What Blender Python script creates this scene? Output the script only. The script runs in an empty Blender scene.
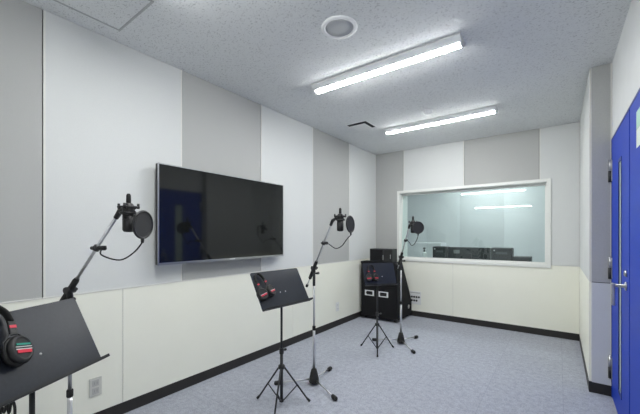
import bpy, bmesh, math, random
from mathutils import Vector, Matrix
PI = math.pi
C = bpy.context.scene.collection
random.seed(4)
R = math.radians

# ------------------------------------------------------------------ materials
def mat(name, col, rough=0.5, metal=0.0, spec=0.5, coat=0.0):
    m = bpy.data.materials.new(name); m.use_nodes = True
    b = m.node_tree.nodes['Principled BSDF']
    b.inputs['Base Color'].default_value = (*col, 1)
    b.inputs['Roughness'].default_value = rough
    b.inputs['Metallic'].default_value = metal
    b.inputs['Specular IOR Level'].default_value = spec
    b.inputs['Coat Weight'].default_value = coat
    return m

def nd(m, t, **kw):
    n = m.node_tree.nodes.new(t)
    for k, v in kw.items():
        if hasattr(n, k): setattr(n, k, v)
        else: n.inputs[k].default_value = v
    return n

def lk(m, a, b): m.node_tree.links.new(a, b)

def speckle(m, c0, c1, scale, p0=0.3, p1=0.7, bump=0.0, detail=3, stretch=(1, 1, 1), extra=None):
    """noise between two colours in object space, optional bump"""
    b = m.node_tree.nodes['Principled BSDF']
    tc = nd(m, 'ShaderNodeTexCoord'); mp = nd(m, 'ShaderNodeMapping')
    mp.inputs['Scale'].default_value = stretch
    lk(m, tc.outputs['Object'], mp.inputs['Vector'])
    n = nd(m, 'ShaderNodeTexNoise'); n.inputs['Scale'].default_value = scale
    n.inputs['Detail'].default_value = detail; n.inputs['Roughness'].default_value = 0.65
    lk(m, mp.outputs['Vector'], n.inputs['Vector'])
    r = nd(m, 'ShaderNodeValToRGB')
    r.color_ramp.elements[0].position = p0; r.color_ramp.elements[1].position = p1
    r.color_ramp.elements[0].color = (*c0, 1); r.color_ramp.elements[1].color = (*c1, 1)
    lk(m, n.outputs['Fac'], r.inputs['Fac'])
    lk(m, r.outputs['Color'], b.inputs['Base Color'])
    if bump:
        bp = nd(m, 'ShaderNodeBump'); bp.inputs['Strength'].default_value = bump
        bp.inputs['Distance'].default_value = 0.002
        lk(m, n.outputs['Fac'], bp.inputs['Height']); lk(m, bp.outputs['Normal'], b.inputs['Normal'])
    return r, n

M = {}
M['paint'] = mat('white_paint', (0.70, 0.715, 0.735), 0.7)
speckle(M['paint'], (0.735, 0.745, 0.745), (0.765, 0.775, 0.775), 6, bump=0.05)
M['white_fabric'] = mat('white_wall_fabric', (0.70, 0.72, 0.75), 0.9, spec=0.2)
speckle(M['white_fabric'], (0.65, 0.665, 0.66), (0.71, 0.725, 0.72), 260, bump=0.15)
M['grey_fabric'] = mat('grey_wall_fabric', (0.36, 0.36, 0.36), 0.95, spec=0.15)
speckle(M['grey_fabric'], (0.415, 0.42, 0.41), (0.505, 0.51, 0.50), 320, bump=0.2)
M['edge'] = mat('panel_edge_strip', (0.74, 0.735, 0.70), 0.6)
M['gap'] = mat('dark_joint', (0.05, 0.05, 0.05), 0.9)
M['dado'] = mat('cream_dado_board', (0.70, 0.70, 0.635), 0.45)
speckle(M['dado'], (0.885, 0.885, 0.785), (0.90, 0.90, 0.80), 3)
M['joint'] = mat('dado_joint', (0.30, 0.30, 0.28), 0.8)
M['base'] = mat('dark_vinyl_baseboard', (0.021, 0.019, 0.018), 0.5)
M['frame'] = mat('window_frame_white', (0.80, 0.81, 0.78), 0.4)
M['alu'] = mat('white_enamel', (0.78, 0.79, 0.80), 0.4)
M['black'] = mat('black_plastic', (0.014, 0.014, 0.015), 0.42)
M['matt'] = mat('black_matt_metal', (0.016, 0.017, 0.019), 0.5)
M['rubber'] = mat('black_rubber', (0.012, 0.012, 0.012), 0.7)
M['pad'] = mat('ear_pad_leather', (0.018, 0.018, 0.018), 0.6)
M['grille'] = mat('mic_grille', (0.03, 0.03, 0.032), 0.45, 0.6)
M['chrome'] = mat('satin_chrome', (0.62, 0.62, 0.64), 0.28, 1.0)
M['steel'] = mat('brushed_steel', (0.55, 0.55, 0.56), 0.35, 1.0)
M['screen'] = mat('glossy_black_screen', (0.008, 0.009, 0.009), 0.06, spec=0.5)
M['tvframe'] = mat('silver_tv_trim', (0.45, 0.46, 0.47), 0.3, 0.9)
M['blue'] = mat('blue_door_paint', (0.009, 0.05, 0.47), 0.5, spec=0.22)
M['blue_dark'] = mat('blue_door_edge', (0.008, 0.03, 0.22), 0.4)
M['red'] = mat('red_print', (0.62, 0.02, 0.05), 0.4)
M['green'] = mat('green_print', (0.02, 0.30, 0.22), 0.4)
M['silver'] = mat('silver_print', (0.62, 0.62, 0.62), 0.4, 0.3)
M['white_pl'] = mat('white_plastic', (0.78, 0.79, 0.77), 0.4)
M['socket'] = mat('socket_grey', (0.45, 0.45, 0.44), 0.5)
M['socket_plate'] = mat('socket_plate_grey', (0.60, 0.60, 0.56), 0.5)
M['speaker_mesh'] = mat('ceiling_speaker_mesh', (0.56, 0.57, 0.575), 0.6)
M['slot'] = mat('dark_vent_slot', (0.012, 0.012, 0.014), 0.7)
M['hatch_edge'] = mat('hatch_aluminium', (0.42, 0.43, 0.44), 0.4, 0.3)
M['carpet_case'] = mat('black_case_covering', (0.010, 0.010, 0.011), 0.75, spec=0.2)
speckle(M['carpet_case'], (0.007, 0.007, 0.008), (0.016, 0.016, 0.018), 180, bump=0.3)
M['paper'] = mat('paper_notice', (0.72, 0.80, 0.74), 0.6)
M['paper_g'] = mat('paper_notice_green', (0.42, 0.66, 0.55), 0.6)
M['desk_wood'] = mat('control_desk_laminate', (0.25, 0.25, 0.25), 0.5)
M['charcoal'] = mat('charcoal_cabinet', (0.022, 0.024, 0.026), 0.5)
M['conn'] = mat('connector_grey', (0.09, 0.095, 0.10), 0.5)
M['cloth'] = mat('pop_filter_mesh', (0.03, 0.03, 0.032), 0.7)
M['cr_wall'] = mat('control_room_wall', (0.74, 0.76, 0.77), 0.8)
M['cr_grey'] = mat('control_room_grey_panel', (0.64, 0.66, 0.67), 0.9)

# music desk sheet: dark blue-grey satin lacquer
M['sheet'] = mat('music_desk_lacquer', (0.030, 0.033, 0.040), 0.33, 0.0, 0.42)
speckle(M['sheet'], (0.015, 0.018, 0.026), (0.019, 0.023, 0.033), 90)

# carpet
m = M['carpet'] = mat('blue_grey_carpet_tiles', (0.3, 0.31, 0.36), 0.95, spec=0.1)
r, n = speckle(m, (0.29, 0.305, 0.35), (0.465, 0.485, 0.55), 95, 0.3, 0.7, bump=0.5, detail=4)
b = m.node_tree.nodes['Principled BSDF']
tc = nd(m, 'ShaderNodeTexCoord')
big = nd(m, 'ShaderNodeTexNoise'); big.inputs['Scale'].default_value = 26; big.inputs['Detail'].default_value = 3
lk(m, tc.outputs['Object'], big.inputs['Vector'])
br = nd(m, 'ShaderNodeTexBrick', offset=0.0)
br.inputs['Scale'].default_value = 1.0; br.inputs['Brick Width'].default_value = 0.5; br.inputs['Row Height'].default_value = 0.5
br.inputs['Mortar Size'].default_value = 0.0035; br.inputs['Mortar Smooth'].default_value = 0.4
br.inputs['Color1'].default_value = (1, 1, 1, 1); br.inputs['Color2'].default_value = (0.955, 0.955, 0.955, 1)
br.inputs['Mortar'].default_value = (0.86, 0.86, 0.87, 1)
lk(m, tc.outputs['Object'], br.inputs['Vector'])
rr = nd(m, 'ShaderNodeMapRange'); rr.inputs['To Min'].default_value = 0.88; rr.inputs['To Max'].default_value = 1.10
rr.inputs['From Min'].default_value = 0.3; rr.inputs['From Max'].default_value = 0.7
lk(m, big.outputs['Fac'], rr.inputs['Value'])
mx = nd(m, 'ShaderNodeMix', data_type='RGBA', blend_type='MULTIPLY'); mx.inputs['Factor'].default_value = 1
lk(m, r.outputs['Color'], mx.inputs['A']); lk(m, rr.outputs['Result'], mx.inputs['B'])
m2 = nd(m, 'ShaderNodeMix', data_type='RGBA', blend_type='MULTIPLY'); m2.inputs['Factor'].default_value = 1
lk(m, mx.outputs['Result'], m2.inputs['A']); lk(m, br.outputs['Color'], m2.inputs['B'])
lk(m, m2.outputs['Result'], b.inputs['Base Color'])

# ceiling: mineral board with small dark worm pits
def ceiling_mat(name):
    m = mat(name, (0.6, 0.61, 0.63), 0.9, spec=0.1)
    b = m.node_tree.nodes['Principled BSDF']
    tc = nd(m, 'ShaderNodeTexCoord'); mp = nd(m, 'ShaderNodeMapping'); mp.inputs['Scale'].default_value = (1.0, 1.5, 1)
    lk(m, tc.outputs['Object'], mp.inputs['Vector'])
    n = nd(m, 'ShaderNodeTexNoise'); n.inputs['Scale'].default_value = 85; n.inputs['Detail'].default_value = 2
    n.inputs['Roughness'].default_value = 0.55; n.inputs['Distortion'].default_value = 0.6
    lk(m, mp.outputs['Vector'], n.inputs['Vector'])
    r = nd(m, 'ShaderNodeValToRGB')
    e = r.color_ramp.elements
    e[0].position = 0.35; e[0].color = (0.50, 0.505, 0.515, 1); e[1].position = 0.415; e[1].color = (0.75, 0.765, 0.77, 1)
    lk(m, n.outputs['Fac'], r.inputs['Fac']); lk(m, r.outputs['Color'], b.inputs['Base Color'])
    bp = nd(m, 'ShaderNodeBump'); bp.inputs['Strength'].default_value = 0.5; bp.inputs['Distance'].default_value = 0.003
    lk(m, r.outputs['Color'], bp.inputs['Height']); lk(m, bp.outputs['Normal'], b.inputs['Normal'])
    return m
M['ceiling'] = ceiling_mat('mineral_ceiling_board')

# lamp diffuser
LAMP = 17.5
m = M['lamp'] = bpy.data.materials.new('led_diffuser'); m.use_nodes = True
b = m.node_tree.nodes['Principled BSDF']
b.inputs['Base Color'].default_value = (0.9, 0.9, 0.9, 1)
b.inputs['Emission Color'].default_value = (0.985, 1.0, 0.98, 1)
b.inputs['Emission Strength'].default_value = LAMP

# glass: clear, faintly green, fresnel mirror on the outward side
m = M['glass'] = bpy.data.materials.new('studio_glass'); m.use_nodes = True
nt = m.node_tree; nt.nodes.remove(nt.nodes['Principled BSDF'])
out = nt.nodes['Material Output']
tr = nd(m, 'ShaderNodeBsdfTransparent'); tr.inputs['Color'].default_value = (0.85, 0.92, 0.915, 1)
gl = nd(m, 'ShaderNodeBsdfGlossy'); gl.inputs['Roughness'].default_value = 0.0; gl.inputs['Color'].default_value = (0.95, 1, 1, 1)
fr = nd(m, 'ShaderNodeFresnel'); fr.inputs['IOR'].default_value = 1.7
ge = nd(m, 'ShaderNodeNewGeometry')
sub = nd(m, 'ShaderNodeMath', operation='SUBTRACT'); sub.inputs[0].default_value = 1
lk(m, ge.outputs['Backfacing'], sub.inputs[1])
mul = nd(m, 'ShaderNodeMath', operation='MULTIPLY')
lk(m, sub.outputs[0], mul.inputs[0]); lk(m, fr.outputs[0], mul.inputs[1])
ms = nd(m, 'ShaderNodeMixShader')
lk(m, mul.outputs[0], ms.inputs['Fac']); lk(m, tr.outputs[0], ms.inputs[1]); lk(m, gl.outputs[0], ms.inputs[2])
lk(m, ms.outputs[0], out.inputs['Surface'])

# ------------------------------------------------------------------ mesh builder
class MB:
    def __init__(s): s.bm = bmesh.new()
    def box(s, x0, x1, y0, y1, z0, z1, bev=0.0, mtx=None):
        r = bmesh.ops.create_cube(s.bm, size=1)
        vs = r['verts']
        bmesh.ops.scale(s.bm, vec=(x1-x0, y1-y0, z1-z0), verts=vs)
        bmesh.ops.translate(s.bm, vec=((x0+x1)/2, (y0+y1)/2, (z0+z1)/2), verts=vs)
        if bev:
            es = list({e for v in vs for e in v.link_edges})
            q = bmesh.ops.bevel(s.bm, geom=es, offset=bev, segments=2, affect='EDGES', profile=0.5)
            vs = list({v for f in q['faces'] for v in f.verts} | {v for v in vs if v.is_valid})
        if mtx is not None: bmesh.ops.transform(s.bm, matrix=mtx, verts=vs)
        return s
    def sweep(s, pts, rad, seg=10, cap=True, flat=None):
        """tube through points; rad a number or list"""
        pts = [Vector(p) for p in pts]; n = len(pts)
        rs = rad if isinstance(rad, (list, tuple)) else [rad]*n
        rings = []; prev = None
        for i, p in enumerate(pts):
            t = (pts[min(i+1, n-1)] - pts[max(i-1, 0)]).normalized()
            if prev is None:
                a = Vector((0, 0, 1)) if abs(t.z) < 0.9 else Vector((1, 0, 0))
                u = t.cross(a).normalized()
            else:
                u = (prev - t*prev.dot(t)).normalized()
            prev = u; w = t.cross(u)
            ring = []
            for k in range(seg):
                an = 2*PI*k/seg
                ring.append(s.bm.verts.new(p + (u*math.cos(an) + w*math.sin(an))*rs[i]))
            rings.append(ring)
        for i in range(n-1):
            for k in range(seg):
                f = s.bm.faces.new((rings[i][k], rings[i][(k+1) % seg], rings[i+1][(k+1) % seg], rings[i+1][k])); f.smooth = True
        if cap:
            s.bm.faces.new(rings[0][::-1]); s.bm.faces.new(rings[-1])
        return s
    def lathe(s, prof, seg=24, mtx=None, sy=1.0):
        """profile of (r, z) round z"""
        rings = []
        for (r, z) in prof:
            rings.append([s.bm.verts.new((r*math.cos(2*PI*k/seg), sy*r*math.sin(2*PI*k/seg), z)) for k in range(seg)])
        for i in range(len(rings)-1):
            for k in range(seg):
                f = s.bm.faces.new((rings[i][k], rings[i][(k+1) % seg], rings[i+1][(k+1) % seg], rings[i+1][k])); f.smooth = True
        s.bm.faces.new(rings[0][::-1]); s.bm.faces.new(rings[-1])
        if mtx is not None:
            bmesh.ops.transform(s.bm, matrix=mtx, verts=[v for r in rings for v in r])
        return s
    def torus(s, R0, r0, seg=32, sm=8, mtx=None, sy=1.0, a0=0.0, a1=2*PI):
        closed = abs(a1-a0-2*PI) < 1e-6
        pts = []
        nn = seg if closed else seg+1
        rings = []
        for i in range(nn):
            a = a0+(a1-a0)*i/seg
            ring = []
            for k in range(sm):
                q = 2*PI*k/sm
                rr_ = R0 + r0*math.cos(q)
                ring.append(s.bm.verts.new((rr_*math.cos(a), sy*rr_*math.sin(a), r0*math.sin(q))))
            rings.append(ring)
        for i in range(seg):
            j = (i+1) % nn
            if not closed and i == seg: break
            for k in range(sm):
                f = s.bm.faces.new((rings[i][k], rings[j][k], rings[j][(k+1) % sm], rings[i][(k+1) % sm])); f.smooth = True
        if not closed:
            s.bm.faces.new(rings[0]); s.bm.faces.new(rings[-1][::-1])
        if mtx is not None: bmesh.ops.transform(s.bm, matrix=mtx, verts=[v for r in rings for v in r])
        return s
    def prism(s, poly, x0, x1):
        """poly of (y, z) extruded along x"""
        a = [s.bm.verts.new((x0, y, z)) for y, z in poly]; b_ = [s.bm.verts.new((x1, y, z)) for y, z in poly]
        n = len(poly)
        s.bm.faces.new(a); s.bm.faces.new(b_[::-1])
        for i in range(n): s.bm.faces.new((a[i], b_[i], b_[(i+1) % n], a[(i+1) % n]))
        return s
    def build(s, name, material, parent=None, loc=None):
        bmesh.ops.recalc_face_normals(s.bm, faces=s.bm.faces[:])
        me = bpy.data.meshes.new(name); s.bm.to_mesh(me); s.bm.free()
        me.materials.append(material)
        o = bpy.data.objects.new(name, me); C.objects.link(o)
        if parent is not None: o.parent = parent
        if loc is not None: o.location = loc
        return o

def thing(name, label, cat, loc=(0, 0, 0), rz=0, group=None):
    o = bpy.data.objects.new(name, None); C.objects.link(o); o.empty_display_size = 0.1
    o.location = loc; o.rotation_euler = (0, 0, rz)
    o['label'] = label; o['category'] = cat
    if group: o['group'] = group
    return o
def tag(o, label, cat, group=None):
    o['label'] = label; o['category'] = cat
    if group: o['group'] = group
    return o
def struct(o, label=None):
    o['kind'] = 'structure'
    if label: o['label'] = label
    return o
def lab(o, t): o['label'] = t; return o
def copy_tree(o, parent=None):
    c = o.copy(); C.objects.link(c)
    if parent is not None: c.parent = parent
    for ch in list(o.children): copy_tree(ch, c)
    return c

# ------------------------------------------------------------------ the room
W, D, H, Y0 = 2.683, 4.92, 2.594, -0.25
DX = 2.807           # door wall
YC = 3.38            # where the right wall steps out to the door wall
DZ = 0.878           # top of the dado boards
BH = 0.082           # baseboard height
struct(MB().box(-0.2, 3.0, Y0-0.2, D+0.3, -0.1, 0).build('floor', M['carpet']), 'blue grey speckled carpet tile floor')
ceil = struct(MB().box(-0.2, 3.0, Y0-0.2, D+0.3, H, H+0.1).build('ceiling', M['ceiling']), 'white pitted mineral board ceiling')

PT = 0.012   # panel thickness
wl = struct(MB().box(-0.2, 0, Y0, D+0.3, 0, H).build('wall_left', M['paint']), 'white wall on the left with grey and white fabric panels over cream boards')
def vpanel_x(x, sgn, y0, y1, z0, z1, kind, parent):
    """fabric panel on a wall of constant x; sgn = into the room"""
    mt = M['grey_fabric'] if kind == 'grey' else M['white_fabric']
    a, b_ = sorted((x, x+sgn*(PT if kind == 'white' else PT*0.8)))
    if kind == 'white':
        o = MB().box(a, b_, y0+0.012, y1-0.012, z0, z1).build('white_fabric_panel', mt, parent)
        MB().box(a, b_+0.001*sgn, y0+0.001, y0+0.012, z0, z1).box(a, b_+0.001*sgn, y1-0.012, y1-0.001, z0, z1).build('edge_strip', M['edge'], o)
    else:
        o = MB().box(a, b_, y0+0.003, y1-0.004, z0, z1).build('grey_fabric_panel', mt, parent)
        MB().box(*sorted((x, x+sgn*0.004)), y0, y0+0.003, z0, z1).box(*sorted((x, x+sgn*0.004)), y1-0.004, y1, z0, z1).build('edge_gap', M['gap'], o)
    return o
ys = [-0.25, 0.569, 1.45, 2.315, 3.19, 4.05, 4.92]
kinds = ['grey', 'white', 'grey', 'white', 'grey', 'white']
for i in range(6):
    vpanel_x(0, 1, ys[i], ys[i+1]-(0.013 if i == 5 else 0), DZ+0.002, H-0.001, kinds[i], wl)
# cream boards
def dado_x(x, sgn, ysl, parent):
    for a, b_ in zip(ysl[:-1], ysl[1:]):
        MB().box(*sorted((x, x+sgn*0.014)), a+0.0015, b_-0.0015, BH, DZ, 0.001).build('cream_board', M['dado'], parent)
    j = MB()
    for a in ysl[1:-1]: j.box(*sorted((x, x+sgn*0.010)), a-0.0015, a+0.0015, BH, DZ)
    if len(ysl) > 2: j.build('board_joint', M['joint'], parent)
dado_x(0, 1, [-0.25, 1.005, 2.80, D-0.015], wl)
MB().box(0, 0.017, Y0, D-0.016, DZ-0.001, DZ+0.006).build('board_cap', M['edge'], wl)

# back wall with the window opening
WX0, WX1, WZ0, WZ1 = 0.432, 2.352, 0.886, 1.915
wb = MB()
wb.box(0, WX0, D, D+0.3, 0, H).box(WX1, 3.0, D, D+0.3, 0, H).box(WX0, WX1, D, D+0.3, 0, WZ0).box(WX0, WX1, D, D+0.3, WZ1, H)
wb = struct(wb.build('wall_back', M['paint']), 'white back wall with the studio window and grey fabric panels')
xs = [0.0, 0.494, 1.392, 2.276, W]
FX0, FX1, FZ0, FZ1 = 0.392, 2.396, 0.846, 1.955   # outer edge of window frame
def wall_panel_back(x0, x1, z0, z1, kind):
    if kind == 'grey':
        o = MB().box(x0+0.003, x1-0.004, D-PT*0.8, D, z0, z1).build('grey_fabric_panel', M['grey_fabric'], wb)
        if x0 > 0.01: MB().box(x0, x0+0.003, D-0.004, D, z0, z1).box(x1-0.004, x1, D-0.004, D, z0, z1).build('edge_gap', M['gap'], o)
    else:
        o = MB().box(x0+0.012, x1-0.012, D-PT, D, z0, z1).build('white_fabric_panel', M['white_fabric'], wb)
        MB().box(x0+0.001, x0+0.012, D-PT-0.001, D, z0, z1).box(x1-0.012, x1-0.001, D-PT-0.001, D, z0, z1).build('edge_strip', M['edge'], o)
top = H-0.001
# left grey column: piece beside the window frame and piece above it
g = MB().box(0.013, FX0, D-PT*0.8, D, DZ+0.006, FZ1).box(0.013, 0.490, D-PT*0.8, D, FZ1, top).build('grey_fabric_panel', M['grey_fabric'], wb)
wall_panel_back(0.494, 1.392, FZ1, top, 'white')
wall_panel_back(1.392, 2.276, FZ1, top, 'grey')
o = MB().box(2.288, W-0.013, D-PT, D, FZ1, top).box(FX1, W-0.013, D-PT, D, DZ+0.006, FZ1).build('white_fabric_panel', M['white_fabric'], wb)
MB().box(2.277, 2.288, D-PT-0.001, D, FZ1, top).build('edge_strip', M['edge'], o)
for a, b_ in ((0.015, 1.24), (1.24, W-0.015)):
    zt = DZ
    q = MB()
    # board runs under the frame
    if a < 1:
        q.box(a+0.001, FX0, D-0.014, D, BH, zt).box(FX0, b_-0.0015, D-0.014, D, BH, FZ0)
    else:
        q.box(a+0.0015, FX1, D-0.014, D, BH, FZ0).box(FX1, b_, D-0.014, D, BH, zt)
    q.build('cream_board', M['dado'], wb)
MB().box(1.2385, 1.2415, D-0.010, D, BH, FZ0).build('board_joint', M['joint'], wb)

# window
win = MB()
for a in ((FX0, WX0, FZ0, FZ1), (WX1, FX1, FZ0, FZ1), (WX0, WX1, FZ0, WZ0), (WX0, WX1, WZ1, FZ1)):
    win.box(a[0], a[1], D-0.028, D, a[2], a[3], 0.002)
# linings of the deep opening
win.box(WX0, WX0+0.006, D, D+0.3, WZ0, WZ1).box(WX1-0.006, WX1, D, D+0.3, WZ0, WZ1)
win.box(WX0, WX1, D, D+0.3, WZ0, WZ0+0.006).box(WX0, WX1, D, D+0.3, WZ1-0.006, WZ1)
win = struct(win.build('window_1', M['frame']), 'white framed studio window to the control room')
tilt = math.atan(0.071)
gm = Matrix.Translation((0, D+0.014, WZ0+0.006)) @ Matrix.Rotation(-tilt, 4, 'X')
pane = MB().box(WX0+0.007, WX1-0.007, 0, 0.010, 0.004, WZ1-WZ0-0.016, mtx=gm).build('window_pane', M['glass'], win)
bead = MB()
bead.box(WX0+0.006, WX1-0.006, -0.012, -0.001, 0, 0.022, mtx=gm).box(WX0+0.006, WX1-0.006, -0.012, -0.001, WZ1-WZ0-0.034, WZ1-WZ0-0.014, mtx=gm)
bead.box(WX0+0.006, WX0+0.02, -0.012, -0.001, 0.02, WZ1-WZ0-0.03, mtx=gm).box(WX1-0.02, WX1-0.006, -0.012, -0.001, 0.02, WZ1-WZ0-0.03, mtx=gm)
bead.build('glazing_bead', M['frame'], win)

# right wall (set in) and the grey return, then the door wall
wr = struct(MB().box(W, 3.0, YC, D, 0, H).build('wall_right', M['paint']), 'white right wall stepping in beside the doors')
vpanel_x(W, -1, YC+0.001, 4.15, DZ+0.002, H-0.001, 'white', wr)
vpanel_x(W, -1, 4.15, D-0.013, DZ+0.002, H-0.001, 'white', wr)
dado_x(W, -1, [YC+0.001, 4.15, D-0.015], wr)
g = MB().box(W+0.002, DX-0.010, YC-0.010, YC, DZ+0.004, H-0.001).build('grey_fabric_panel', M['grey_fabric'], wr)
MB().box(W+0.002, DX-0.010, YC-0.004, YC, DZ-0.002, DZ+0.004).build('edge_gap', M['gap'], wr)
MB().box(W+0.002, DX-0.010, YC-0.010, YC, BH, DZ-0.002).build('white_board', M['white_fabric'], wr)
MB().box(DX-0.010, DX, YC-0.012, YC, BH, H-0.001).build('edge_strip', M['edge'], wr)
wd = struct(MB().box(DX, 3.0, Y0, 1.786, 0, H).box(DX, 3.0, 3.366, YC, 0, H).box(DX, 3.0, 1.786, 3.366, 1.999, H).box(2.9, 3.0, 1.786, 3.366, 0, 1.999).build('wall_door_side', M['paint']), 'plain white wall above the blue doors')
wf = struct(MB().box(-0.2, 3.0, Y0-0.2, Y0, 0, H).build('wall_front', M['paint']), 'white wall behind the camera')

# baseboards
def baseb(name, *bx_):
    q = MB()
    for t_ in bx_: q.box(*t_, 0, BH, 0.001)
    return struct(q.build(name, M['base']), 'dark baseboard')
baseb('baseboard_left', (0, 0.016, Y0, D))
baseb('baseboard_back', (0.016, W-0.016, D-0.016, D))
baseb('baseboard_right', (W-0.016, W, YC-0.014, D), (W-0.016, DX-0.001, YC-0.016, YC))
baseb('baseboard_door_side', (DX-0.014, DX, Y0, 1.70))

# ------------------------------------------------------------------ blue doors
DT = 1.985
ym, yh = 2.575, 3.352
def door_leaf(name, y0, y1, glass=None):
    q = MB()
    xf = DX-0.004
    if glass:
        g0, g1, z0, z1 = glass
        q.box(xf, DX+0.04, y0, g0, 0.012, DT).box(xf, DX+0.04, g1, y1, 0.012, DT).box(xf, DX+0.04, g0, g1, 0.012, z0).box(xf, DX+0.04, g0, g1, z1, DT)
    else: q.box(xf, DX+0.04, y0, y1, 0.012, DT)
    return struct(q.build(name, M['blue']))
d1 = door_leaf('door_1', ym+0.012, yh, (2.87, 2.99, 0.20, 1.75)); lab(d1, 'blue door leaf with a narrow glass strip and a steel handle')
q = MB()
q.box(DX-0.007, DX-0.002, 2.862, 2.87, 0.18, 1.77).box(DX-0.007, DX-0.002, 2.99, 2.998, 0.18, 1.77)
q.box(DX-0.007, DX-0.002, 2.87, 2.99, 0.18, 0.20).box(DX-0.007, DX-0.002, 2.87, 2.99, 1.75, 1.77)
q.build('vision_frame', M['blue_dark'], d1)
m = mat('door_glass', (0.55, 0.66, 0.62), 0.08)
lab(MB().box(DX-0.002, DX+0.02, 2.87, 2.99, 0.20, 1.75).build('vision_pane', m, d1), 'narrow pale glass strip')
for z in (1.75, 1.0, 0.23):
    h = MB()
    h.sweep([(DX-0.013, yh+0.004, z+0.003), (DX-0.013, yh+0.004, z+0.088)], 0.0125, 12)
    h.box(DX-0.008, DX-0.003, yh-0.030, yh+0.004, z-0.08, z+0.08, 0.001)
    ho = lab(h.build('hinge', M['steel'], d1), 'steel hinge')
    lab(MB().sweep([(DX-0.013, yh+0.004, z-0.085), (DX-0.013, yh+0.004, z+0.001)], 0.0125, 12).build('knuckle_reflection', M['matt'], ho), 'lower knuckle with a dark reflection painted in')  # dark reflection on the steel, painted as a black lower half
hd = MB()
hd.lathe([(0.027, 0), (0.027, 0.006), (0.022, 0.008), (0.010, 0.010), (0.010, 0.060)], 24,
         Matrix.Translation((DX-0.004, 2.676, 0.945)) @ Matrix.Rotation(-PI/2, 4, 'Y'))
hd.box(DX-0.074, DX-0.056, 2.664, 2.688, 0.822, 0.959, 0.004)
hd = lab(hd.build('handle', M['steel'], d1), 'steel lever handle turned down')
lab(MB().lathe([(0.020, 0), (0.020, 0.006), (0.012, 0.012)], 20, Matrix.Translation((DX-0.004, 2.676, 1.022)) @ Matrix.Rotation(-PI/2, 4, 'Y')).build('lock_cylinder', M['steel'], d1), 'round lock')
d2 = door_leaf('door_2', 1.80, ym-0.012); lab(d2, 'second blue door leaf at the right edge')
q = MB().box(DX+0.006, DX+0.04, ym-0.012, ym+0.012, 0.012, DT)
q.box(DX-0.006, DX+0.06, yh, yh+0.014, 0, DT+0.014, 0.001).box(DX-0.006, DX+0.06, 1.786, 1.80, 0, DT+0.014, 0.001).box(DX-0.006, DX+0.06, 1.80, yh, DT, DT+0.014, 0.001)
struct(q.build('trim_1', M['blue_dark']), 'dark blue door frame')
nt_ = thing('paper_notice', 'pale green and white paper notice taped to the right blue door', 'notice', (DX-0.0055, 2.25, 1.805))
MB().box(-0.0006, 0.0006, -0.10, 0.105, -0.095, -0.002).build('sheet', M['paper'], nt_)
MB().box(-0.0006, 0.0006, -0.10, 0.105, 0.002, 0.095).build('header', M['paper_g'], nt_)
MB().box(-0.0006, 0.0006, -0.10, 0.105, -0.002, 0.002).build('divider', M['socket'], nt_)

# ------------------------------------------------------------------ ceiling fittings
def fixture(x, y, label, z=H, lit=True):
    t = thing('ceiling_light', label, 'ceiling light', (x, y, z), 0, 'long ceiling lights')
    hs = MB().prism([(-0.075, 0), (0.075, 0), (0.080, -0.014), (0.034, -0.040), (-0.034, -0.040), (-0.080, -0.014)], -0.625, 0.625)
    hs.box(-0.625, -0.612, -0.032, 0.032, -0.055, -0.030, 0.004).box(0.612, 0.625, -0.032, 0.032, -0.055, -0.030, 0.004)
    hs.build('housing', M['alu'], t)
    # rounded lens
    prof = [(-0.030, -0.038), (0.030, -0.038)]
    n = 10
    for i in range(n+1):
        a = PI*i/n
        prof.append((0.030*math.cos(a), -0.043 - 0.011*math.sin(a)))
    q = MB(); q.prism(prof, -0.611, 0.611)
    lab(q.build('diffuser', M['lamp'], t), 'glowing white diffuser')
    return t
fixture(1.323, 2.345, 'long lit ceiling light nearer the camera, in the middle of the room')
fixture(1.323, 3.835, 'long lit ceiling light further back, near the window')
fixture(1.323, 0.85, 'long lit ceiling light above the camera, seen mirrored in the window')

t = thing('ceiling_speaker', 'round white speaker grille set in the ceiling beside the near light', 'speaker', (1.334, 1.753, H))
MB().lathe([(0.116, 0.0), (0.116, -0.004), (0.108, -0.011), (0.096, -0.012), (0.090, -0.006), (0.090, 0.0)], 40).build('rim', M['alu'], t)
lab(MB().lathe([(0.0895, -0.001), (0.0895, -0.0055), (0.05, -0.008), (0.02, -0.0085)], 40).build('grille', M['speaker_mesh'], t), 'grey perforated grille')

t = thing('ceiling_vent', 'square white ceiling air vent with dark slots by the left wall', 'vent', (0.523, 3.495, H))
q = MB()
for a in ((-0.140, 0.140, 0.130, 0.140), (-0.140, 0.140, -0.140, -0.130), (-0.140, -0.130, -0.130, 0.130), (0.130, 0.140, -0.130, 0.130)):
    q.box(*a, -0.005, 0.0, 0.001)
q.build('frame', M['alu'], t)
lab(MB().box(-0.1295, 0.1295, -0.1295, 0.1295, -0.003, -0.001).build('slot', M['slot'], t), 'black opening')
MB().box(-0.100, 0.100, -0.100, 0.100, -0.022, -0.016, 0.002).box(-0.02, 0.02, -0.02, 0.02, -0.018, -0.002).build('face_plate', M['paint'], t)

t = thing('smoke_detector', 'small round white smoke detector on the ceiling before the far light', 'smoke detector', (1.34, 3.487, H))
MB().lathe([(0.055, 0.0), (0.055, -0.010), (0.048, -0.014)], 28).build('base', M['alu'], t)
MB().lathe([(0.044, -0.0135), (0.042, -0.032), (0.030, -0.044), (0.010, -0.046)], 28).build('cap', M['alu'], t)

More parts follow.
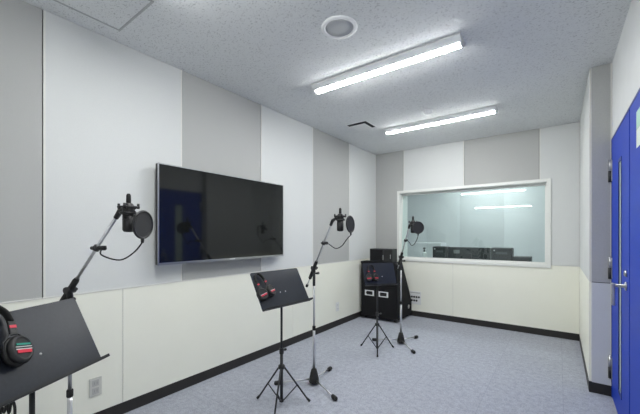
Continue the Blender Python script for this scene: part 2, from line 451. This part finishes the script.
t = thing('ceiling_hatch', 'square access hatch in the ceiling at the top left', 'hatch', (0.382, 0.705, H))
a = 0.224
q = MB()
for b4 in ((-a, a, a-0.012, a), (-a, a, -a, -a+0.012), (-a, -a+0.012, -a+0.012, a-0.012), (a-0.012, a, -a+0.012, a-0.012)):
    q.box(*b4, -0.004, 0.0)
lab(q.build('hatch_frame', M['hatch_edge'], t), 'grey metal rim')
MB().box(-a+0.014, a-0.014, -a+0.014, a-0.014, -0.003, -0.0005).build('hatch_panel', M['ceiling'], t)
MB().lathe([(0.010, -0.003), (0.010, -0.006), (0.004, -0.0065)], 12, Matrix.Translation((a-0.03, 0.10, 0))).build('latch', M['slot'], t)

# ------------------------------------------------------------------ television
t = thing('television', 'large black flat television mounted on the left wall', 'television', (0, 1.882, 1.41))
hw, hh = 0.672, 0.378
MB().box(0.058, 0.096, -hw, hw, -hh, hh, 0.004).build('body', M['black'], t)
q = MB()
q.box(0.090, 0.101, -hw-0.001, -hw+0.006, -hh, hh).box(0.090, 0.101, hw-0.006, hw+0.001, -hh, hh).box(0.090, 0.101, -hw, hw, hh-0.006, hh+0.001)
q.box(0.086, 0.101, -hw-0.001, hw+0.001, -hh-0.002, -hh+0.016)
lab(q.build('bezel', M['tvframe'], t), 'thin silver bezel')
lab(MB().box(0.094, 0.0995, -hw+0.006, hw-0.006, -hh+0.016, hh-0.006).build('screen', M['screen'], t), 'glossy black screen')
MB().box(0.012, 0.03, -0.3, 0.3, -0.2, 0.2).box(0.03, 0.058, -0.25, -0.19, -0.22, 0.22).box(0.03, 0.058, 0.19, 0.25, -0.22, 0.22).build('wall_mount', M['matt'], t)
MB().box(0.1005, 0.1015, -0.03, 0.03, -hh+0.003, -hh+0.012).build('badge', M['alu'], t)

# ------------------------------------------------------------------ sockets
def socket(y, z, label, m1):
    t = thing('wall_socket', label, 'socket', (0.014, y, z))
    MB().box(0, 0.007, -0.036, 0.036, -0.06, 0.06, 0.002).build('cover_plate', m1, t)
    for dz in (-0.026, 0.0255):
        o = MB().box(0.007, 0.009, -0.019, 0.019, dz-0.020, dz+0.020, 0.0008).build('outlet', M['socket'] if m1 is M['socket_plate'] else M['white_pl'], t)
        MB().box(0.009, 0.0095, -0.009, -0.006, dz-0.008, dz+0.008).box(0.009, 0.0095, 0.006, 0.009, dz-0.008, dz+0.008).build('slot', M['joint'], o)
    return t
socket(0.837, 0.256, 'grey double wall socket on the cream board near the left front', M['socket_plate'])
socket(3.73, 0.267, 'white wall socket low on the left wall before the far corner', M['white_pl'])
t = thing('audio_jack_plate', 'white wall plate with rows of black audio jacks under the window', 'wall plate', (0.672, D-0.014, 0.285))
MB().box(-0.10, 0.105, -0.006, 0, -0.10, 0.10, 0.002).build('cover_plate', M['white_pl'], t)
for zz, n0 in ((0.014, 5), (-0.042, 4)):
    for k in range(n0):
        MB().lathe([(0.0155, 0), (0.0155, 0.005), (0.007, 0.006)], 14, Matrix.Translation((-0.075+0.037*k, -0.006, zz)) @ Matrix.Rotation(PI/2, 4, 'X')).build('jack', M['rubber'], t)
MB().box(-0.085, 0.090, -0.0075, -0.0055, 0.072, 0.084).build('nameplate', M['socket'], t)

# ------------------------------------------------------------------ music stands
def frame_mtx(tau, x0, z0):
    """desk frame: columns width(y), up, normal placed at bottom centre"""
    up = Vector((-math.sin(tau), 0, math.cos(tau))); nm = Vector((math.cos(tau), 0, math.sin(tau))); w = Vector((0, 1, 0))
    m_ = Matrix((( w.x, up.x, nm.x, x0), (w.y, up.y, nm.y, 0), (w.z, up.z, nm.z, z0), (0, 0, 0, 1)))
    return m_
def music_stand(label, loc, rz, leg_az, width=0.50, hgt=0.285, tau=R(28), z0=0.722, yoff=0.0):
    t = thing('music_stand', label, 'music stand', (loc[0], loc[1], 0), rz, 'black music stands')
    fm = frame_mtx(tau, 0.035, z0) @ Matrix.Translation((yoff, 0, 0))
    hw_ = width/2
    # desk sheet with clipped corners
    bm = bmesh.new()
    c_ = 0.012
    out_ = [(-hw_, 0), (hw_, 0), (hw_, hgt-c_), (hw_-c_*0.3, hgt-c_*0.3), (hw_-c_, hgt), (-hw_+c_, hgt), (-hw_+c_*0.3, hgt-c_*0.3), (-hw_, hgt-c_)]
    lo = [bm.verts.new((a, b_, -0.0012)) for a, b_ in out_]; hi = [bm.verts.new((a, b_, 0.0012)) for a, b_ in out_]
    bm.faces.new(lo[::-1]); bm.faces.new(hi)
    for i in range(8): bm.faces.new((lo[i], lo[(i+1) % 8], hi[(i+1) % 8], hi[i]))
    bmesh.ops.transform(bm, matrix=fm, verts=bm.verts[:])
    q = MB(); q.bm = bm
    desk = q.build('desk', M['sheet'], t)
    for (a, b_) in ((-0.026, hgt*0.38), (0.026, hgt*0.38)):
        rv = MB().lathe([(0.0045, 0.001), (0.0045, 0.0022), (0.002, 0.003)], 10, fm @ Matrix.Translation((a, b_, 0)))
        lab(rv.build('rivet', M['silver'], desk), 'bright rivet')
    ar = []
    q = MB()  # folded lip tray
    q.box(-hw_, hw_, -0.005, 0.002, 0.0, 0.045, 0.0, fm).box(-hw_, hw_, -0.005, 0.007, 0.042, 0.045, 0.0, fm)
    q.build('tray', M['matt'], t)
    q = MB()
    q.box(-0.035, 0.035, 0.02, 0.14, -0.010, -0.0015, 0.002, fm)
    q.sweep([(0, 0, z0-0.03), (0, 0, z0+0.05), tuple((fm @ Matrix.Translation((-yoff, 0.08, -0.008))).translation)], 0.008, 10)
    q.sweep([(-0.012, -0.045, z0+0.045), (-0.012, 0.045, z0+0.045)], 0.006, 8)
    q.build('tilt_bracket', M['matt'], t)
    MB().sweep([(0, 0, 0.37), (0, 0, z0)], 0.0085, 12).build('upper_pole', M['matt'], t)
    MB().sweep([(0, 0, 0.028), (0, 0, 0.38)], 0.0115, 12).build('lower_pole', M['matt'], t)
    q = MB().lathe([(0.013, 0.375), (0.017, 0.38), (0.017, 0.415), (0.012, 0.42)], 14)
    q.sweep([(0, 0.012, 0.398), (0, 0.040, 0.398)], 0.005, 8).sweep([(0, 0.032, 0.398), (0, 0.046, 0.398)], [0.009, 0.009], 8)
    q.build('height_clamp', M['black'], t)
    MB().lathe([(0.013, 0.262), (0.024, 0.268), (0.024, 0.292), (0.013, 0.30)], 16).build('leg_collar', M['black'], t)
    MB().lathe([(0.010, 0.02), (0.016, 0.024), (0.016, 0.042), (0.010, 0.046)], 14).build('brace_hub', M['black'], t)
    for az in leg_az:
        a = R(az) - rz
        dx, dy = math.cos(a), math.sin(a)
        q = MB().sweep([(dx*0.018, dy*0.018, 0.280), (dx*0.203, dy*0.203, 0.012)], 0.0065, 8)
        lg = q.build('leg', M['matt'], t)
        MB().sweep([(dx*0.192, dy*0.192, 0.028), (dx*0.210, dy*0.210, 0.003+0.006)], [0.0085, 0.010], 8).build('rubber_foot', M['rubber'], lg)
        MB().sweep([(dx*0.016, dy*0.016, 0.033), (dx*0.115, dy*0.115, 0.135)], 0.0045, 6).build('brace', M['matt'], lg)
    return t, fm
sA, fA = music_stand('black music stand at the left edge with headphones, closest to the camera', (0.956, 0.320), R(28.3), (20, 140, 260), tau=R(27), z0=0.712, hgt=0.297, yoff=0.018)
sB, fB = music_stand('black music stand in front of the television side, middle of the three, with headphones', (0.822, 1.758), R(-3.7), (-166, 46, -61), tau=R(29.6), z0=0.735, yoff=0.030, width=0.48)
sC, fC = music_stand('black music stand in front of the black case, farthest of the three', (0.884, 3.202), R(-38.6), (176, 59, -63), width=0.37, hgt=0.245, tau=R(20), z0=0.715, yoff=0.03)
sA['label'] = 'nearest black music stand, cut off by the left edge, large headphones on its desk'
sB['label'] = 'middle black music stand, below the television, with small headphones hung on its desk'
sC['label'] = 'farthest black music stand, in front of the black case by the corner'

# ------------------------------------------------------------------ headphones
def headphones(label, base, fm, a, b_, rot=0.0, off=0.0014, yaw=0.0, sc=1.0, sep=0.072, stripes=4):
    """base: stand object whose pose places the desk; lies on its desk, built in desk frame"""
    W_ = Matrix.Translation(base.location) @ Matrix.Rotation(base.rotation_euler.z, 4, 'Z')
    t = thing('headphones', label, 'headphones', (0, 0, 0), 0, 'black studio headphones')
    t.matrix_world = W_ @ fm @ Matrix.Translation((a, b_, off)) @ Matrix.Rotation(rot, 4, 'Z') @ Matrix.Scale(sc, 4)
    # local: x across, y up the desk, z out of the desk
    for s in (-1, 1):
        cm = Matrix.Translation((s*sep, 0, 0)) @ Matrix.Rotation(s*0.22+yaw, 4, 'Y') @ Matrix.Translation((0, 0, 0.010))
        cup = MB().lathe([(0.030, 0.010), (0.040, 0.013), (0.042, 0.022), (0.038, 0.030), (0.030, 0.034), (0.029, 0.031)], 28, cm, 1.15).build('ear_cup', M['black'], t)
        MB().lathe([(0.032, -0.006), (0.041, -0.004), (0.044, 0.004), (0.041, 0.012), (0.032, 0.0125)], 28, cm, 1.15).build('ear_pad', M['pad'], cup)
        for k, (y0_, y1_, mm) in enumerate(((-0.016, -0.005, 'red'), (-0.005, -0.002, 'silver'), (0.003, 0.006, 'silver'), (0.010, 0.016, 'green'))[:stripes]):
            hwid = math.sqrt(max(0, 0.029**2 - (max(abs(y0_), abs(y1_))/1.1)**2))
            lab(MB().box(-hwid, hwid, y0_, y1_, 0.0335, 0.0350, 0, cm).build('printed_stripe', M[mm], cup), {'red': 'red stripe', 'silver': 'silver stripe', 'green': 'green stripe'}[mm])
        # yoke and slider
        q = MB().sweep([(s*(sep-0.040), 0.0, 0.030), (s*(sep-0.038), 0.030, 0.030), (s*(sep-0.012), 0.054, 0.028), (s*(sep+0.012), 0.054, 0.028), (s*(sep+0.036), 0.030, 0.024), (s*(sep+0.038), 0.0, 0.022)], 0.0028, 6)
        q.build('yoke', M['steel'] if False else M['matt'], t)
        q = MB().box(s*sep-0.011, s*sep+0.011, 0.052, 0.102, 0.020, 0.029, 0.003)
        sl = q.build('slider', M['black'], t)
        lab(MB().box(s*sep-0.010, s*sep+0.010, 0.076, 0.086, 0.0288, 0.0302).build('slider_mark', M['red'], sl), 'red mark')
    # band arc: broad padded strip
    q = MB(); n = 26
    rings = []
    for i in range(n+1):
        an = PI*i/n
        cx_, cy_ = math.cos(an)*sep, 0.100 + math.sin(an)*0.066
        nx, ny = math.cos(an)*0.066, math.sin(an)*sep
        l_ = math.hypot(nx, ny); nx /= l_; ny /= l_
        th, wd = 0.005, 0.015
        ring = []
        for k in range(10):
            q_ = 2*PI*k/10
            ring.append(q.bm.verts.new((cx_+nx*th*math.cos(q_), cy_+ny*th*math.cos(q_), 0.022+wd*math.sin(q_))))
        rings.append(ring)
    for i in range(n):
        for k in range(10):
            f = q.bm.faces.new((rings[i][k], rings[i][(k+1) % 10], rings[i+1][(k+1) % 10], rings[i+1][k])); f.smooth = True
    q.bm.faces.new(rings[0]); q.bm.faces.new(rings[-1][::-1])
    q.build('headband', M['pad'], t)
    return t
hA = headphones('large black headphones with red striped ear cups on the nearest music stand', sA, fA, -0.138, 0.162, rot=R(-10), sc=1.06)
hB = headphones('black headphones with a red mark lying on the middle music stand below the television', sB, fB, -0.170, 0.118, rot=R(12), sep=0.040, sc=0.92, stripes=2)
hC = headphones('dark headphones with a red mark on the farthest music stand by the black case', sC, fC, -0.10, 0.08, rot=R(0), sep=0.040, sc=0.85, stripes=1)

# ------------------------------------------------------------------ microphone stands, microphones, pop filters
def unit(v): v = Vector(v); return v.normalized()
def mic_stand(label, loc, leg_az, end, low, cl=0.978, knob=1):
    x, y = loc
    t = thing('microphone_stand', label, 'microphone stand', (x, y, 0), 0, 'chrome boom microphone stands')
    L = lambda p: (p[0]-x, p[1]-y, p[2])
    MB().lathe([(0.040, 0.018), (0.043, 0.022), (0.040, 0.050), (0.030, 0.10), (0.022, 0.128), (0.014, 0.135)], 22).build('base_hub', M['rubber'], t)
    for az in leg_az:
        a = R(az); dx, dy = math.cos(a), math.sin(a)
        lg = MB().sweep([(dx*0.025, dy*0.025, 0.046), (dx*0.30, dy*0.30, 0.020)], 0.0065, 8).build('leg', M['chrome'], t)
        MB().sweep([(dx*0.275, dy*0.275, 0.021), (dx*0.285, dy*0.285, 0.020), (dx*0.325, dy*0.325, 0.018), (dx*0.332, dy*0.332, 0.018)], [0.012, 0.0175, 0.0175, 0.012], 12).build('rubber_foot', M['rubber'], lg)
    MB().sweep([(0, 0, 0.13), (0, 0, 0.47)], 0.0115, 12).build('lower_pole', M['chrome'], t)
    MB().lathe([(0.0125, 0.455), (0.0145, 0.46), (0.0145, 0.488), (0.0115, 0.492)], 16).build('pole_clamp', M['rubber'], t)
    MB().sweep([(0, 0, 0.485), (0, 0, cl-0.14)], 0.0085, 12).build('upper_pole', M['chrome'], t)
    e = Vector(L(end)); c_ = Vector((0, 0, cl)); dr = (e-c_).normalized()
    side = Vector((0, 0, 1)).cross(dr).normalized()
    q = MB().sweep([(0, 0, cl-0.15), (0, 0, cl-0.03)], [0.011, 0.012], 12)
    q.sweep([(0, 0, cl-0.035), (0, 0, cl+0.012)], [0.015, 0.010], 10)
    q.sweep([c_-side*0.022, c_+side*0.022], 0.017, 14)
    q.sweep([c_+side*0.022, c_+side*0.035], 0.008, 10)
    q.sweep([Vector((0.012, 0, cl-0.045)), Vector((0.050, 0.0, cl-0.040))], [0.007, 0.011], 8)
    q.build('boom_clutch', M['black'], t)
    lw = c_ - dr*0.20
    bo = MB().sweep([c_+dr*0.055, e], 0.0075, 12).sweep([lw, c_-dr*0.09], 0.005, 8).build('boom_arm', M['chrome'], t)
    MB().sweep([c_-dr*0.12, c_-dr*0.11, c_+dr*0.06, c_+dr*0.075], [0.010, 0.0145, 0.0145, 0.010], 12).build('grip_sleeve', M['rubber'], bo)
    MB().sweep([lw-dr*0.012, lw-dr*0.010, lw+dr*0.012, lw+dr*0.014], [0.007, 0.011, 0.011, 0.007], 10).build('end_cap', M['rubber'], bo)
    return t
def microphone(label, end, ctr, bdir):
    """hangs beside the boom tip; ctr is middle of the body; bdir horizontal boom direction"""
    t = thing('microphone', label, 'microphone', ctr, 0, 'black studio microphones')
    e = Vector(end)-Vector(ctr)
    cap = MB().lathe([(0.008, -0.070), (0.020, -0.068), (0.0255, -0.060), (0.0255, 0.004)], 24).build('capsule_grille', M['grille'], t)
    MB().torus(0.0255, 0.0015, 28, 6, Matrix.Translation((0, 0, -0.012))).build('grille_ring', M['black'], cap)
    MB().lathe([(0.0240, 0.0045), (0.0255, 0.008), (0.0255, 0.050), (0.018, 0.062), (0.010, 0.066)], 24).build('body', M['black'], t)
    q = MB().torus(0.042, 0.0045, 32, 8, Matrix.Translation((0, 0, 0.046)))
    q.torus(0.034, 0.0045, 32, 8, Matrix.Translation((0, 0, 0.018)))
    for k in range(4):
        a = PI/4+k*PI/2
        q.sweep([(0.042*math.cos(a), 0.042*math.sin(a), 0.050), (0.022*math.cos(a), 0.022*math.sin(a), 0.034), (0.034*math.cos(a), 0.034*math.sin(a), 0.018)], 0.0035, 6)
        q.sweep([(0.042*math.cos(a), 0.042*math.sin(a), 0.038), (0.042*math.cos(a), 0.042*math.sin(a), 0.062)], 0.006, 8)
    b2 = Vector((bdir[0], bdir[1], 0)).normalized()
    q.build('shock_mount', M['black'], t)
    # swivel between boom tip and mount
    dr = Vector((bdir[0], bdir[1], bdir[2])).normalized()
    q = MB().sweep([e-dr*0.030, e-dr*0.004, e+dr*0.012, e*0.55+Vector((0, 0, 0.030)), -b2*0.040+Vector((0, 0, 0.046))], [0.0115, 0.0125, 0.014, 0.010, 0.008], 12)
    q.build('swivel', M['black'], t)
    MB().lathe([(0.009, 0.066), (0.0105, 0.070), (0.0098, 0.100), (0.007, 0.107), (0.004, 0.109)], 14).build('plug', M['rubber'], t)
    return t
def bez(p, n=22):
    """Catmull-Rom through points"""
    p = [Vector(q) for q in p]; out_ = []
    P = [p[0]*2-p[1]] + p + [p[-1]*2-p[-2]]
    for i in range(1, len(P)-2):
        for k in range(6):
            t_ = k/6
            a, b_, c_, d_ = P[i-1], P[i], P[i+1], P[i+2]
            out_.append(0.5*((2*b_)+(c_-a)*t_+(2*a-5*b_+4*c_-d_)*t_*t_+(3*b_-a-3*c_+d_)*t_**3))
    out_.append(p[-1]); return out_
def pop_filter(label, clamp, bdir, goose, disc, nrm, rad=0.060):
    cx_, cy_, cz_ = disc
    t = thing('pop_filter', label, 'pop filter', disc, 0, 'round black pop filters')
    L = lambda p: Vector(p)-Vector(disc)
    c_ = L(clamp); dr = Vector(bdir).normalized(); sd = Vector((0, 0, 1)).cross(dr).normalized()
    hz = Vector((dr.x, dr.y, 0)).normalized()
    q = MB().sweep([c_-dr*0.010, c_+dr*0.010], 0.0165, 12)
    q.sweep([c_-hz*0.030, c_+hz*0.050], [0.009, 0.011], 8)
    q.sweep([c_+hz*0.046+Vector((0, 0, 0.012)), c_+hz*0.046-Vector((0, 0, 0.006))], 0.010, 10)
    q.build('clamp', M['black'], t)
    n = Vector(nrm).normalized()
    rot = n.to_track_quat('Z', 'Y').to_matrix().to_4x4()
    dn = Vector((0, 0, -1)); dn = (dn - n*dn.dot(n)).normalized()
    pts = [c_+hz*0.03] + [L(g) for g in goose] + [dn*(rad+0.018), dn*rad]
    MB().sweep(bez(pts), 0.0035, 8).build('gooseneck', M['rubber'], t)
    MB().torus(rad, 0.0055, 40, 8, rot).build('rim', M['black'], t)
    MB().lathe([(rad-0.001, -0.0015), (rad-0.001, 0.0015)], 40, rot).build('mesh_screen', M['cloth'], t)
    MB().sweep([dn*(rad+0.022), dn*(rad-0.002)], [0.006, 0.009], 10).build('rim_holder', M['black'], t)
    return t
def vsub(a, b_): return tuple(p-q for p, q in zip(a, b_))

# near one, left
pA = (0.528, 0.553); eA = (0.800, 0.667, 1.359)
mic_stand('chrome boom microphone stand behind the nearest music stand, left of the television', pA, (-60, 60, 180), eA, None, 0.983)
bA = vsub(eA, (*pA, 0.983))
microphone('black microphone nearest the camera, left of the television', eA, (0.869, 0.680, 1.338), bA)
pop_filter('nearest and largest looking pop filter, just left of the television', (0.679, 0.616, 1.192), bA,
           [(0.768, 0.606, 1.162), (0.836, 0.656, 1.139), (0.893, 0.692, 1.174)], (0.964, 0.701, 1.301), (0.89, 0.45, -0.05))
# middle one
pB = (0.817, 2.159); eB = (1.063, 2.067, 1.355)
mic_stand('chrome boom microphone stand in the middle of the room, right of the television', pB, (-141, 99, -22), eB, None, 0.978)
bB = vsub(eB, (*pB, 0.978))
microphone('black microphone in the middle, against the grey wall panel right of the television', eB, (1.136, 2.071, 1.352), bB)
pop_filter('middle pop filter, seen almost edge on before the left wall', (0.955, 2.107, 1.190), bB,
           [(1.045, 2.050, 1.185), (1.10, 2.060, 1.153), (1.150, 2.070, 1.172), (1.20, 2.066, 1.225)], (1.229, 2.065, 1.335), (0.99, 0.06, 0.05))
# far one
pC = (1.009, 3.556); eC = (1.192, 3.343, 1.351)
mic_stand('chrome boom microphone stand by the black case, in front of the window', pC, (-162, 77, -43), eC, None, 1.001)
bC = vsub(eC, (*pC, 1.001))
microphone('farthest black microphone, seen against the window glass', eC, (1.233, 3.335, 1.345), bC)
pop_filter('farthest pop filter, round and dark against the window glass', (1.111, 3.437, 1.196), bC,
           [(1.188, 3.345, 1.180), (1.216, 3.335, 1.145), (1.25, 3.33, 1.160), (1.285, 3.315, 1.215)], (1.301, 3.300, 1.331), (0.72, -0.70, 0.0))

# ------------------------------------------------------------------ black case and small box in the corner
t = thing('flight_case', 'tall black equipment case with two silver handles and a slanted back in the corner', 'case', (0.0, 0.0, 0.0))
x0, x1 = 0.055, 0.632
yf, yb = 4.335, 4.895
q = MB().prism([(yf, 0.03), (yb-0.005, 0.03), (yb-0.005, 0.235), (4.515, 0.86), (yf, 0.86)], x0, x1)
q.build('cabinet', M['carpet_case'], t)
q = MB().box(x0+0.012, x1-0.012, yf-0.010, yf+0.004, 0.52, 0.85, 0.003).box(x0+0.012, x1-0.012, yf-0.010, yf+0.004, 0.05, 0.505, 0.003)
q.build('front_lid', M['carpet_case'], t)
for cxh in (0.20, 0.425):
    hdl = MB()
    w_, h_ = 0.075, 0.040
    zc = 0.392
    hdl.box(cxh-w_, cxh+w_, yf-0.016, yf-0.010, zc+h_-0.014, zc+h_, 0.001).box(cxh-w_, cxh+w_, yf-0.016, yf-0.010, zc-h_, zc-h_+0.014, 0.001)
    hdl.box(cxh-w_, cxh-w_+0.024, yf-0.016, yf-0.010, zc-h_+0.014, zc+h_-0.014, 0.001).box(cxh+w_-0.024, cxh+w_, yf-0.016, yf-0.010, zc-h_+0.014, zc+h_-0.014, 0.001)
    ho = lab(hdl.build('handle_plate', M['alu'], t), 'silver recessed handle plate')
    MB().sweep([(cxh-w_+0.022, yf-0.019, zc+0.010), (cxh-w_+0.028, yf-0.024, zc-0.002), (cxh+w_-0.028, yf-0.024, zc-0.002), (cxh+w_-0.022, yf-0.019, zc+0.010)], 0.006, 8).build('grip', M['black'], ho)
for xx in (x0+0.05, x1-0.05):
    for yy in (yf+0.05, yb-0.06):
        MB().sweep([(xx-0.014, yy, 0.018), (xx+0.014, yy, 0.018)], 0.0175, 14).build('caster', M['rubber'], t)
cm = Matrix.Translation((x1, 4.77, 0.165)) @ Matrix.Rotation(PI/2, 4, 'Y')
lab(MB().lathe([(0.032, 0), (0.032, 0.003), (0.018, 0.006)], 20, cm).build('side_latch', M['steel'], t), 'round steel latch on the side')
q = MB()
for z_ in (0.03, 0.829):
    q.box(x1-0.018, x1+0.003, yf-0.013, yf+0.020, z_, z_+0.03, 0.002).box(x0-0.003, x0+0.018, yf-0.013, yf+0.020, z_, z_+0.03, 0.002)
q.build('corner_guard', M['matt'], t)

t = thing('small_speaker', 'small wide black speaker box standing on top of the black case', 'speaker', (0.370, 4.440, 0.862), R(0))
MB().box(-0.18, 0.18, -0.090, 0.085, 0.0, 0.190, 0.006).build('cabinet', M['charcoal'], t)
lab(MB().box(-0.168, 0.030, -0.096, -0.089, 0.014, 0.176, 0.003).build('front_grille', M['carpet_case'], t), 'black front grille')
MB().box(0.048, 0.170, -0.094, -0.089, 0.014, 0.176, 0.003).build('control_panel', M['black'], t)
lab(MB().box(0.034, 0.044, -0.097, -0.089, 0.03, 0.10, 0.001).build('catch', M['steel'], t), 'shiny catch')
lab(MB().box(0.150, 0.158, -0.098, -0.093, 0.05, 0.11, 0.001).build('handle', M['steel'], t), 'thin shiny handle')

# ------------------------------------------------------------------ control room behind the glass
CY0, CY1 = D+0.3, 8.0
struct(MB().box(-0.8, 4.2, CY0, CY1, -0.1, 0).build('floor_control', M['carpet']))
struct(MB().box(-0.8, 4.2, CY0, CY1, H, H+0.1).build('ceiling_control', M['ceiling']))
cwb = struct(MB().box(-0.8, 4.2, CY1, CY1+0.1, 0, H).build('wall_control_back', M['cr_wall']))
MB().box(0.62, 1.52, CY1-0.012, CY1, 0.0, H).box(2.42, 3.32, CY1-0.012, CY1, 0.0, H).build('grey_fabric_panel', M['cr_grey'], cwb)
struct(MB().box(-0.9, -0.8, CY0, CY1, 0, H).build('wall_control_left', M['cr_wall']))
struct(MB().box(4.2, 4.3, CY0, CY1, 0, H).build('wall_control_right', M['cr_wall']))
struct(MB().box(3.0, 4.3, CY0-0.1, CY0, 0, H).box(-0.9, -0.2, CY0-0.1, CY0, 0, H).build('wall_control_front', M['cr_wall']))
fixture(1.3, 6.1, 'unseen ceiling light added to brighten the control room, above the desk')  # unseen lamp, added to light the room behind the glass
fixture(1.3, 7.3, 'unseen ceiling light added to brighten the control room, behind the desk')  # second added lamp, out of view, for the same room

t = thing('control_desk', 'grey desk in the control room just behind the window', 'desk', (1.3, 5.95, 0))
MB().box(-1.0, 1.0, -0.32, 0.38, 0.715, 0.745, 0.004).build('desk_top', M['desk_wood'], t)
for sx in (-0.93, 0.93):
    MB().box(sx-0.02, sx+0.02, -0.25, 0.3, 0.0, 0.715, 0.003).build('side_leg', M['matt'], t)

def cr_box(name, label, cat, xa, xb, ya, yb_, z0, z1, bev=0.02):
    t = thing(name, label, cat, ((xa+xb)/2, (ya+yb_)/2, z0), 0)
    w2, d2 = (xb-xa)/2, (yb_-ya)/2
    MB().box(-w2, w2, -d2, d2, 0, z1-z0, bev).build('cabinet', M['charcoal'], t)
    return t, w2, d2, z1-z0
zd = 0.7455
t, w2, d2, hh_ = cr_box('studio_monitor', 'black studio monitor speaker at the left end behind the glass', 'speaker', 0.637, 0.893, 5.90, 6.12, zd, 1.05)
lab(MB().box(-0.06, 0.06, -d2-0.004, -d2+0.002, 0.20, 0.235, 0.002).build('connector_panel', M['conn'], t), 'grey connector panel')
MB().lathe([(0.012, 0), (0.012, 0.006), (0.008, 0.008)], 12, Matrix.Translation((-0.085, -d2, 0.26)) @ Matrix.Rotation(PI/2, 4, 'X')).build('knob', M['silver'], t)
t, w2, d2, hh_ = cr_box('studio_monitor', 'black studio monitor speaker right of the display behind the glass', 'speaker', 1.578, 1.885, 5.90, 6.12, zd, 1.05)
lab(MB().box(-0.08, 0.08, -d2-0.004, -d2+0.002, 0.20, 0.235, 0.002).build('connector_panel', M['conn'], t), 'grey connector panel')
MB().lathe([(0.012, 0), (0.012, 0.006), (0.008, 0.008)], 12, Matrix.Translation((-0.10, -d2, 0.26)) @ Matrix.Rotation(PI/2, 4, 'X')).build('knob', M['silver'], t)
t = thing('computer_display', 'wide dark display seen from behind between the two monitor speakers', 'display', (1.235, 5.95, zd))
MB().box(-0.335, 0.335, -0.02, 0.02, 0.03, 0.300, 0.010).build('display_back', M['charcoal'], t)
MB().box(-0.05, 0.05, -0.045, -0.018, 0.0, 0.20, 0.004).box(-0.13, 0.13, -0.09, 0.09, 0.0, 0.010, 0.003).build('display_stand', M['matt'], t)
lab(MB().box(-0.24, -0.14, -0.0225, -0.0195, 0.19, 0.25, 0.001).build('sticker', M['desk_wood'], t), 'pale sticker')
t, w2, d2, hh_ = cr_box('rack_unit', 'low dark rack unit at the right end of the desk behind the glass', 'rack unit', 1.895, 2.135, 5.88, 6.12, zd, 0.915, 0.006)
MB().box(-0.10, 0.10, -d2-0.003, -d2+0.002, 0.03, 0.12, 0.001).build('rear_panel', M['matt'], t)
t = thing('pump_bottle', 'white pump bottle with black top standing behind the glass', 'bottle', (0.505, 5.86, zd))
MB().lathe([(0.040, 0.0), (0.044, 0.004), (0.044, 0.175), (0.034, 0.198), (0.014, 0.206)], 24).build('bottle_body', M['white_pl'], t)
q = MB().lathe([(0.016, 0.206), (0.016, 0.228), (0.008, 0.232), (0.008, 0.255), (0.022, 0.258), (0.022, 0.278), (0.012, 0.282)], 18)
q.sweep([(0, 0, 0.268), (0, -0.05, 0.268), (0, -0.058, 0.260)], 0.006, 8)
lab(q.build('pump', M['black'], t), 'black pump top')
t = thing('storage_cabinet', 'white storage cabinet in the control room behind the pump bottle', 'cabinet', (0.342, 6.62, 0))
MB().box(-0.29, 0.295, -0.2, 0.2, 0.02, 1.10, 0.004).build('carcass', M['alu'], t)
for s in (-1, 1):
    dd = MB().box(min(0, s*0.288), max(0, s*0.288), -0.214, -0.2, 0.04, 1.08, 0.003).build('door', M['alu'], t)
    MB().box(s*0.03-0.006, s*0.03+0.006, -0.226, -0.213, 0.6, 0.72, 0.002).build('handle', M['steel'], dd)
MB().box(-0.28, 0.285, -0.18, 0.19, 0.0, 0.02).build('plinth', M['base'], t)

cab = MB().sweep(bez([(0.912, 0.240, 0.690), (0.920, 0.246, 0.668), (0.928, 0.252, 0.640), (0.936, 0.258, 0.676), (0.942, 0.262, 0.638), (0.950, 0.268, 0.682),
                     (0.959, 0.274, 0.656), (0.956, 0.272, 0.610), (0.945, 0.264, 0.560), (0.925, 0.252, 0.590), (0.912, 0.242, 0.650), (0.905, 0.236, 0.700), (0.925, 0.232, 0.728)]), 0.0042, 8).build('headphone_cable', M['rubber'])
tag(cab, 'loose black cable coiled under the desk of the nearest music stand', 'cable')

# ------------------------------------------------------------------ world, camera
w = bpy.data.worlds.new('World'); bpy.context.scene.world = w; w.use_nodes = True
w.node_tree.nodes['Background'].inputs[0].default_value = (0.6, 0.65, 0.7, 1)
w.node_tree.nodes['Background'].inputs[1].default_value = 0.05
cam = bpy.data.cameras.new('camera'); co = bpy.data.objects.new('camera', cam); C.objects.link(co)
co.location = (2.473, 0, 1.255); co.rotation_euler = (PI/2, 0, R(36.4254))
cam.sensor_width = 36; cam.lens = 323.6/640*36; cam.shift_y = 28/640; cam.clip_start = 0.02
bpy.context.scene.camera = co
vs = bpy.context.scene.view_settings
vs.view_transform = 'Standard'; vs.look = 'None'; vs.exposure = 2.33; vs.gamma = 1
vs.use_curve_mapping = False
